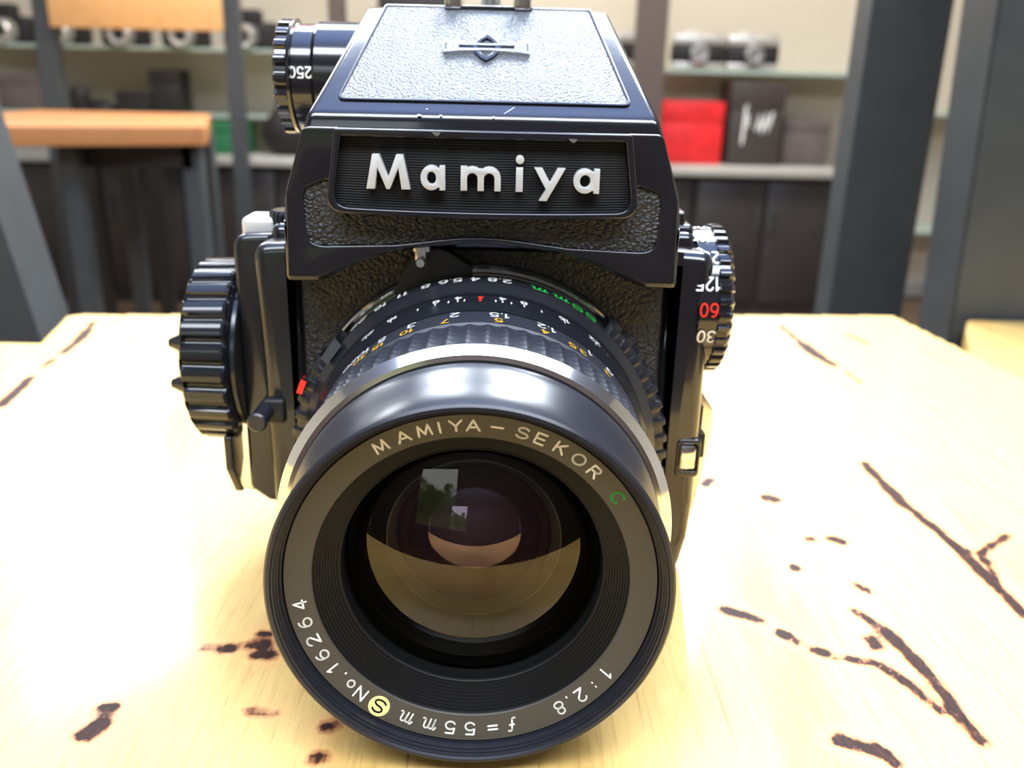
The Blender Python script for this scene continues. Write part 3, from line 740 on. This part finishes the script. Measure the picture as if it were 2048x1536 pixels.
ring('lens_hood', [(-44.9, 34.2), (-45.2, 35.5), (-46.3, 35.5), (-47.6, 35.2), (-49.2, 34.7), (-51, 34.05), (-53, 33.35), (-55, 32.85), (-57, 32.65), (-58.8, 32.8), (-60.6, 33.35), (-62.4, 34.0), (-63.8, 34.6), (-64.2, 34.9), (-64.6, 34.95), (-65.0, 34.55), (-65.0, 33.9), (-64.6, 33.7), (-64.6, 33.45), (-64.0, 33.4), (-64.0, 33.15), (-63.4, 33.1), (-63.4, 32.85), (-62.8, 32.8), (-62.2, 32.75), (-62.2, 32.5), (-60.9, 32.4), (-60.9, 30)], M['satin'], ln, 240, smooth=25)
ring('name_ring', [(-60.9, 32.5), (-62.0, 32.15), (-60.7, 27.75), (-60.5, 27.6), (-60.2, 27.55)], M['namering'], ln, 200)
steps = [(-60.4, 27.6)]
r_ = 27.5; y_ = -60.2
while r_ > 24.0:
    steps += [(y_, r_), (y_+.42, r_-.06), (y_+.42, r_-.42)]; r_ -= .42; y_ += .46
steps += [(-56.2, 23.75), (-56.0, 23.5), (-55.6, 23.45)]
ring('inner_stepped_ring', steps, M['inner'], ln, 200, smooth=20)
ring('retaining_cone', [(-55.6, 23.5), (-55.4, 23.6), (-51, 23.4), (-50.4, 23), (-50.5, 21.4), (-49.8, 20.6), (-44.9, 16.7)], M['inner2'], ln, 160)
ring('inner_bright_ring', [(-44.9, 16.9), (-45.0, 16.4), (-43.4, 15.1), (-42.9, 14.9), (-40.5, 14.6)], mat('grey_inner_ring', (.10, .095, .085), .4), ln, 160)
# front element: a convex glass shell; second element, purple coated
Rg = 30.0
def dome(Rs, redge, yedge, n=18):
    s = math.sqrt(Rs*Rs-redge*redge)
    return [(yedge-(math.sqrt(Rs*Rs-(redge*k/n)**2)-s), redge*k/n) for k in range(n+1)]
ring('front_element', dome(45, 22.3, -53.4, 28), M['frontglass'], ln, 160, smooth=60)
def face_forward(o):
    me = o.data; bm = bmesh.new(); bm.from_mesh(me)
    if sum(f_.normal.y for f_ in bm.faces) > 0: bmesh.ops.reverse_faces(bm, faces=bm.faces)
    bm.to_mesh(me); bm.free(); return o
face_forward(bpy.data.objects['front_element'])
ring('inner_element', dome(19, 14.9, -42.6, 24), M['purple'], ln, 160, smooth=60); face_forward(bpy.data.objects['inner_element'])

# lettering of the name ring
def on_ring(phi, Rc):
    a = math.radians(phi)
    def f3(u, v):
        r = Rc+v; yy = -62.0 + (32.15-r)/(32.15-27.75)*1.3 - .05
        ca, sa = math.cos(a), math.sin(a)
        return (r*sa+u*ca, yy, LZ + r*ca-u*sa)
    return f3
def engrave(name, items, m_):
    bm = bmesh.new()
    for c, phi, rc, h, wd, sx, sl in items: text_bm(bm, c, h, wd, on_ring(phi, rc), sx, slant=sl)
    return bm_put(name, bm, m_, ln, None)
RC = 30.05; H = 2.05; WD = .36
engrave('engraved_lettering', [(c, p, RC, H, WD, 1.02, 0) for c, p in (('M', -29.9), ('A', -22.0), ('M', -15.1), ('I', -10.2), ('Y', -5.1), ('A', .3), ('-', 7.8), ('S', 15.9), ('E', 21.8), ('K', 28.8), ('O', 35.9), ('R', 42.4))], M['white'])
engrave('engraved_lettering', [('C', 54.2, RC, 2.1, .42, 1.0, 0)], M['green'])
engrave('engraved_lettering', [('1', 125.4, RC, 2.2, .34, 1, 0), (':', 131.7, RC, 1.9, .36, 1, 0), ('2', 137.9, RC, 2.2, .34, 1.0, 0), ('.', 142.7, RC, 2.2, .4, 1, 0), ('8', 146.8, RC, 2.2, .34, 1.0, 0),
                               ('f', 164.6, RC, 2.2, .34, .9, .2), ('=', 171.9, RC, 2.0, .34, 1.1, 0), ('5', 179.9, RC, 2.1, .34, 1.15, 0), ('5', -173.1, RC, 2.1, .34, 1.15, 0), ('m', -165.7, RC+.35, 2.5, .32, .95, .1), ('m', -157.3, RC+.35, 2.5, .32, .95, .1),
                               ('N', -138.8, RC, 2.1, .34, 1.0, 0), ('o', -133.8, RC+.1, 2.1, .34, 1.0, 0), ('.', -129.6, RC, 2.1, .4, 1, 0), ('1', -125.2, RC, 2.1, .34, 1, 0), ('6', -118.9, RC, 2.1, .34, 1.05, 0), ('2', -112.4, RC, 2.1, .34, 1.1, 0), ('6', -105.1, RC, 2.1, .34, 1.05, 0), ('4', -98.1, RC, 2.1, .34, 1.0, 0)], M['white'])
f3 = on_ring(-146.8, 30.2)
bm = bmesh.new(); bm.faces.new([bm.verts.new(f3(2.0*math.cos(t*PI/20), 1.85*math.sin(t*PI/20))) for t in range(40)])
bm_put('yellow_mark_disc', bm, M['paleyellow'], ln, None)
bm = bmesh.new(); g3 = lambda u, v: tuple(Vector(f3(u, v)) + Vector((0, -.04, 0)))
text_bm(bm, 'S', 2.2, .34, g3, 1.05); bm_put('engraved_lettering', bm, M['matte'], ln, None)

# scales on the barrel: read from behind the camera
def on_cyl(phi, R, yc, slope=0):
    a0 = math.radians(phi)
    def f3(u, v):
        a = a0 - u/R; rr = R+.06
        return (rr*math.sin(a), yc-v, LZ+rr*math.cos(a))
    return f3
def scale(name, items, R, m_, h, wd, sx=1., gap=.25, slant=0):
    bm = bmesh.new()
    for s, phi, yc in items: text_bm(bm, s, h, wd, on_cyl(phi, R, yc), sx, gap, slant)
    return bm_put(name, bm, m_, ln, None)
scale('aperture_numbers', [('2.8', 5.5, -1.9), ('4', -2.1, -1.9), ('5.6', -9.9, -1.7), ('8', -17.8, -1.6), ('11', -25.5, -1.4), ('16', -33.6, -1.6), ('22', -42.5, -1.6)], 41, M['white'], 3.2, .46, .72)
scale('focal_length_mark', [('55mm', 27, -2.2)], 41, M['green'], 3.6, .55, 1.0, .3, .1)
scale('depth_scale_numbers', [('22', -39.6, -9.2), ('16', -29.9, -9.0), ('8', -14.6, -8.6), ('4', -7.3, -8.6), ('4', 6.9, -8.6), ('8', 13.9, -8.6), ('16', 27.9, -9.0), ('22', 40.3, -9.0)], 38.5, M['white'], 2.1, .4, .8)
bm = bmesh.new()
for phi in (-39.6, -29.9, -20.4, -14.6, -10.3, -7.3, -5.2, 4.7, 6.9, 9.7, 13.9, 19.7, 27.9, 40.3):
    f = on_cyl(phi, 38.5, 0); ribbon(bm, [(0, 10.2), (0, 11.9)], .3, f, caps=False)
bm_put('depth_scale_ticks', bm, M['white'], ln, None)
bm = bmesh.new(); f = on_cyl(-.2, 38.5, 0); ribbon(bm, [(0, 9.4), (0, 12.0)], .6, f, caps=False)
bm.faces.new([bm.verts.new(f(.65*math.cos(t*PI/10), 8.6+.9*math.sin(t*PI/10))) for t in range(20)])
bm_put('red_focus_index', bm, M['red'], ln, None)
scale('metre_scale', [('20', -46.5, -18), ('10', -40.3, -18), ('5', -32.9, -18), ('3', -22.2, -18), ('2', -8.0, -18), ('1.5', 6.2, -18), ('1.2', 21.7, -18), ('1', 38.2, -18), ('.9', 47.6, -18)], 37.3, M['white'], 3.0, .42, .75)
scale('feet_scale', [('30', -40.6, -22), ('15', -33.4, -22), ('10', -23.2, -22), ('7', -10.6, -22), ('5', 6.0, -22), ('4', 21.0, -22), ('3.5', 32.6, -22), ('3', 45.0, -22)], 37.3, M['yellow'], 2.6, .42, .75)

# coupling fork plate with its silver pin above the lens
flap = fillet([(-20.5, 36), (-18.5, 40.6), (-15.6, 45.2), (-13.6, 45.9), (-10.5, 47.0), (-7.6, 46.2), (-2.6, 42.9), (-2.2, 38)], [.5, 1, 2, 1, 2, 3, .6, .5])
plate('coupling_plate', [flap], front(5.6), 0, 3.2, M['matte'], cm, bev=.3)
bm = bmesh.new()
bx(bm, -15.2, -11.6, -1.2, 4.0, LZ+46.6, LZ+49.4, .3, 2); bx(bm, -14.8, -12.4, -1.6, -.6, LZ+44.8, LZ+49.2, .3, 2)
cp = bm_put('coupling_lever', bm, M['satinchrome'], cm)
lathe('coupling_pin', [(0, 1.05), (-4.2, 1.05), (-4.6, .85), (-4.7, 0)], 'Y', (-13.4, 0, LZ+44.8), M['satinchrome'], cp, 32)

# ------------------------------------------------------------------ chairs around the table
def slab(name, P0, P1, wx, wy, m, parent, off=(0, 0, 0), bev=2):
    """square tube from P0 (bottom) to P1 (top); P are the front-left bottom edges"""
    bm = bmesh.new(); vs = []
    for P in (P0, P1):
        vs.append([bm.verts.new((P[0]+a*wx, P[1]+b_*wy, P[2])) for a, b_ in ((0, 0), (1, 0), (1, 1), (0, 1))])
    bm.faces.new(vs[0][::-1]); bm.faces.new(vs[1])
    for i in range(4): bm.faces.new([vs[0][i], vs[0][(i+1) % 4], vs[1][(i+1) % 4], vs[1][i]])
    bmesh.ops.bevel(bm, geom=bm.edges[:], offset=bev, segments=2, affect='EDGES')
    return bm_put(name, bm, m, parent, 35, off)
mats_post = M['metal_post']
ch = thing('bar_chair', 'dark grey metal chair with pale wooden seat, behind the table corner at the right edge', 'chair', 'dark metal chairs', (390, 480, -750))
o_ = (390, 480, -750)
slab('back_post', (385, 480, -750), (335, 480, 560), 95, 55, mats_post, ch, o_)
plate('seat', [fillet([(350, 440), (270, 250), (340, 210), (700, 230), (700, 470), (366, 470)], 6)], lambda u, v, h: (u-o_[0], v-o_[1], h-o_[2]), -70, -50, M['wood3'], ch, bev=1.5)
slab('leg', (420, 260, -750), (420, 260, -72), 40, 40, M['metal_dark'], ch, o_)
slab('leg', (640, 260, -750), (640, 260, -72), 40, 40, M['metal_dark'], ch, o_)
slab('back_post', (640, 480, -750), (640, 480, 560), 95, 55, mats_post, ch, o_)
ch2 = thing('bar_chair', 'dark grey metal chair with upright post behind the table, second from right edge', 'chair', 'dark metal chairs', (360, 650, -750))
o2 = (360, 650, -750)
slab('back_post', (326, 650, -750), (326, 650, 560), 72, 42, mats_post, ch2, o2)
slab('back_post', (480, 1000, -750), (480, 1000, 560), 76, 60, mats_post, ch2, o2)
box('seat', 400, 560, 735, 1010, -430, -400, M['wood3'], ch2, 1.5, 2, o2)
ch3 = thing('bar_chair', 'dark grey metal chair upright leaning out of the left edge, behind the table', 'chair', 'dark metal chairs', (-370, 420, -750))
o3 = (-370, 420, -750)
slab('back_post', (-282, 420, -750), (-516, 420, 560), 78, 52, mats_post, ch3, o3)
for ob in (ch3,):
    slab('leg', (-450, 660, -750), (-450, 660, -432), 45, 45, M['metal_dark'], ch3, o3)
    box('seat', -560, -395, 474, 705, -430, -400, M['wood3'], ch3, 1.5, 2, o3)

# ------------------------------------------------------------------ far table and chair
ft = thing('wooden_table', 'far wooden table with orange front edge, back left before the cabinets', 'table', None, (-830, 2080, -750))
of = (-830, 2080, -750)
plate('tabletop', [fillet([(-1240, 1610), (-645, 1820), (-655, 1860), (-810, 2380), (-1280, 2380), (-1300, 1640)], 8)], lambda u, v, h: (u-of[0], v-of[1], h-of[2]), -40, 0, M['wood4'], ft, bev=1.5)
for (x, y) in ((-715, 1850), (-965, 1800), (-1050, 2300), (-830, 2300)): slab('leg', (x, y, -750), (x, y, -40), 40, 40, mats_post, ft, of)
box('apron', -985, -690, 1850, 1870, -95, -40, M['black'], ft, 1, 1, of)
fc = thing('bar_chair', 'chair with orange wooden backrest board between two dark posts, far back at upper left', 'chair', None, (-1180, 2900, -750))
oc = (-1180, 2900, -750)
slab('back_post', (-1540, 2900, -750), (-1512, 2900, 520), 66, 40, mats_post, fc, oc)
slab('back_post', (-920, 2900, -750), (-904, 2900, 520), 50, 40, mats_post, fc, oc)
box('backrest', -1456, -906, 2880, 2900, 232, 520, M['wood2'], fc, 3, 2, oc)
box('seat', -1440, -980, 2600, 2900, -95, -70, M['wood2'], fc, 3, 2, oc)
slab('leg', (-1300, 2620, -750), (-1300, 2620, -96), 45, 40, M['metal_dark'], fc, oc)
slab('leg', (-1100, 2620, -750), (-1100, 2620, -96), 45, 40, M['metal_dark'], fc, oc)

# ------------------------------------------------------------------ cabinets, counter, shelves
Yc0 = 3150
cb = []
xk = -2600; kk = 0
CL = {0: 'dark brown base cabinet at the far left under the counter', 1: 'dark brown base cabinet under the counter, behind the far wooden table', 2: 'dark brown base cabinet under the counter, beside the black bag', 3: 'dark brown base cabinet hidden behind the big camera', 4: 'dark brown base cabinet under the red box', 5: 'dark brown base cabinet under the counter, rightmost before the white wall'}
edges = [-2600, -1800, -1180, -500, 180, 720, 1262]
for kk in range(6):
    x0, x1 = edges[kk], edges[kk+1]; oo = ((x0+x1)/2, 3380, -750)
    c = thing('base_cabinet', CL[kk], 'cabinet', 'base cabinets along the back wall', oo)
    box('cabinet_body', x0+1, x1-1, 3200, 3590, -750, -216, M['cab'], c, 2, 1, oo)
    mid = (x0+x1)/2
    for a, b_ in ((x0+14, mid-6), (mid+6, x1-14)):
        d = box('door', a, b_, 3182, 3199, -700, -235, M['cab'], c, 4, 2, oo)
        hx = b_-26 if b_ < mid else a+14
        h_ = box('handle', hx, hx+10, 3168, 3182, -420, -330, M['metal_post'], d, 2, 1, oo)
ct = tag(box('countertop', -2600, 1262, 3140, 3598, -215, -186, M['counter'], None, 3, 2), 'long pale grey countertop running over the dark base cabinets', 'countertop')
gl = M['glass']
tag(box('glass_shelf', -2600, -700, 3330, 3598, 178, 190, gl), 'green edged glass shelf holding the row of old cameras, upper left wall', 'shelf', kind=None)
tag(box('glass_shelf', -2600, -700, 3330, 3598, -58, -46, gl), 'green edged glass shelf with black boxes, below the row of old cameras', 'shelf')
tag(box('glass_shelf', 300, 1500, 3330, 3598, 142, 154, gl), 'green edged glass shelf carrying silver cameras above the red box', 'shelf')
tag(box('glass_shelf', 1550, 2600, 3330, 3598, 8, 20, gl), 'glass shelf edge seen between the two right chair posts, upper one', 'shelf')
tag(box('glass_shelf', 1550, 2600, 3330, 3598, -440, -428, gl), 'glass shelf edge seen between the two right chair posts, lower one', 'shelf')
pl = box('shelf_pillar', 455, 560, 3095, 3155, -186, 1890, M['pillar']); tag(pl, 'brown square pillar rising from the counter right of the camera prism', 'pillar')
pl = box('shelf_pillar', -606, -552, 3095, 3155, -186, 1890, M['pillar']); tag(pl, 'narrow dark pillar behind the metering dial, top of picture', 'pillar')
tag(box('storage_box', -450, -185, 3200, 3500, 190, 420, M['black'], None, 6, 2), 'black box up behind the prism top, left of the accessory shoe', 'box')
tag(box('glass_shelf', -545, 298, 3160, 3598, 140, 152, gl), 'glass shelf hidden mostly behind the prism finder', 'shelf')

def old_camera(x, z, y, label, lensdx=0, w_=170, group='old cameras on the upper left shelf'):
    o = (x, y, z)
    t = thing('vintage_camera', label, 'camera', group, o)
    b2 = bmesh.new(); bx(b2, -w_/2, w_/2, 0, 70, 0, 95, 14, 3); bx(b2, -w_*.22, w_*.22, 0, 60, 80, 138, 12, 3)
    bm_put('camera_body', b2, M['black'], t, 35)
    lathe('lens_ring', [(-40, 22), (-52, 24), (-56, 36), (-50, 42), (-20, 44), (0, 46)], 'Y', (lensdx, 0, 42), M['silver'], t, 40)
    lathe('lens_glass', [(-40, 23), (-44, 14), (-46, 0)], 'Y', (lensdx, 0, 42), M['black'], t, 32)
    return t
old_camera(-1850, 190, 3360, 'old black camera with silver lens ring, at the far left end of the upper shelf')
for i, (x, lb) in enumerate(((-1641, 'old camera with silver lens ring, under the left end of the wooden backrest'), (-1417, 'old camera with silver lens ring, middle one half hidden under the wooden backrest'), (-1193, 'old camera with silver lens ring, under the right half of the wooden backrest'))):
    old_camera(x, 178+12, 3360, lb)
old_camera(-950, 190, 3360, 'old black camera with silver lens ring, right of the wooden backrest, end of the shelf', -12, 200)
def silver_camera(x, label):
    o = (x, 3350, 154)
    t = thing('rangefinder_camera', label, 'camera', 'silver cameras on the right shelf', o)
    bm_ = bmesh.new(); bx(bm_, -98, 98, 0, 60, 26, 90, 8, 2); bm_put('camera_body', bm_, M['black'], t, 35)
    bm_ = bmesh.new(); bx(bm_, -98, 98, -2, 60, 88, 124, 8, 2); bx(bm_, -60, 10, 0, 50, 120, 134, 5, 2); lathe('', [(124, 14), (136, 14), (136, 0)], 'Z', (66, 28, 0), None, None, 20, bm=bm_)
    bm_put('top_plate', bm_, M['silver'], t, 35)
    bm_ = bmesh.new(); bx(bm_, -98, 98, -2, 60, 0, 27, 8, 2); bm_put('bottom_plate', bm_, M['silver'], t, 35)
    lathe('lens', [(0, 34), (-30, 34), (-34, 30), (-34, 20), (-30, 16), (-30, 0)], 'Y', (0, 0, 56), M['satinchrome'], t, 32)
silver_camera(726, 'silver and black camera on the right shelf, directly right of the brown pillar')
silver_camera(930, 'silver and black camera at the right end of the right shelf row')
silver_camera(400, 'silver and black camera just left of the brown pillar, beside the prism edge')

# objects on the left lower shelf
def simple(name, label, cat, a, m_, bev=4, lid=True, group=None):
    x0, x1, y0, y1, z0, z1 = a; o = ((x0+x1)/2, (y0+y1)/2, z0)
    t = thing(name, label, cat, group, o)
    h_ = (z1-z0)
    box('box_body', x0+2, x1-2, y0+2, y1-2, z0, z0+h_*.7, m_, t, bev*.5, 2, o)
    box('lid', x0, x1, y0, y1, z0+h_*.66, z1, m_, t, bev, 2, o)
    return t
simple('cardboard_box', 'tall black box on the lower left glass shelf', 'box', (-1345, -1230, 3370, 3500, -46, 110), M['black'])
simple('cardboard_box', 'low black box beside the tall black box on the lower left shelf', 'box', (-1480, -1347, 3370, 3500, -46, 26), M['black'])
simple('cardboard_box', 'brown box on the lower left shelf, cut by the left picture edge', 'box', (-1985, -1770, 3370, 3520, -46, 86), M['greybox'])
t = thing('camera_lens', 'small black lens standing on the lower left shelf beside a dark pouch', 'lens', None, (-1624, 3400, -46))
lathe('lens_tube', [(0, 0), (0, 34), (20, 36), (78, 32), (84, 28), (84, 0)], 'Z', (0, 0, 0), M['black'], t, 32)
lathe('focus_ring', [(30, 36), (32, 38), (54, 36.5), (56, 34)], 'Z', (0, 0, 0), M['metal_dark'], t, 90, gear(30, 1.5))
bm = bmesh.new(); bmesh.ops.create_uvsphere(bm, u_segments=24, v_segments=12, radius=1)
for v in bm.verts: v.co = Vector((v.co.x*62, v.co.y*40, max(-.25, v.co.z)*34+8.5))
t = tag(bm_put('soft_pouch', bm, M['black'], None, 60), 'flat dark pouch lying right of the small black lens on the lower left shelf', 'pouch'); t.location = (-1.55, 3.40, -.046)
# bag on the counter
t = thing('camera_bag', 'round black camera bag on the counter, left of the metering dial', 'bag', None, (-810, 3280, -186))
bm = bmesh.new(); bmesh.ops.create_icosphere(bm, subdivisions=4, radius=1)
for v in bm.verts:
    p = v.co; v.co = Vector((p.x*92*(1-.18*max(0, p.z)), p.y*70, (p.z+.92)*92 if p.z > -.92 else 0))
bm_put('bag_body', bm, M['black'], t, 60)
bm = bmesh.new()
lathe('', [(-6, 40), (0, 46), (6, 40), (0, 36), (-6, 40)], 'Y', (0, 0, 165), None, None, 32, bm=bm, a0=-PI/2, a1=PI/2); bm_put('handle', bm, M['metal_dark'], t, 60)
simple('cardboard_box', 'small dark green box on the counter, left of the black bag', 'box', (-1120, -960, 3250, 3400, -186, -70), M['greentoy'])
# right counter objects
rb = simple('cardboard_box', 'bright red cardboard box on the counter, right of the brown pillar', 'box', (600, 832, 3290, 3480, -186+0, 42), M['redbox'])
db = simple('cardboard_box', 'tall dark brown box with white writing, right of the red box', 'box', (850, 1052, 3280, 3470, -186, 116), M['darkbox'])
bm = bmesh.new()
def f3b(u, v): return (u, -97.5-.0, v)
def scrib(pts, wd): ribbon(bm, pts, wd, f3b)
scrib([(-48, 80), (-44, 210)], 9); scrib([(-34, 140), (-34, 185)], 6); scrib([(-50, 212), (-36, 222)], 5)
scrib([(0, 130), (10, 185), (22, 120), (34, 190), (44, 125), (58, 195)], 9); scrib([(2, 160), (56, 150)], 7)
bm_put('white_writing', bm, M['white'], db, None)
simple('fabric_case', 'grey brown fabric case on the counter, right of the dark box', 'case', (1072, 1255, 3330, 3500, -186, -10), M['greybox'], 14)
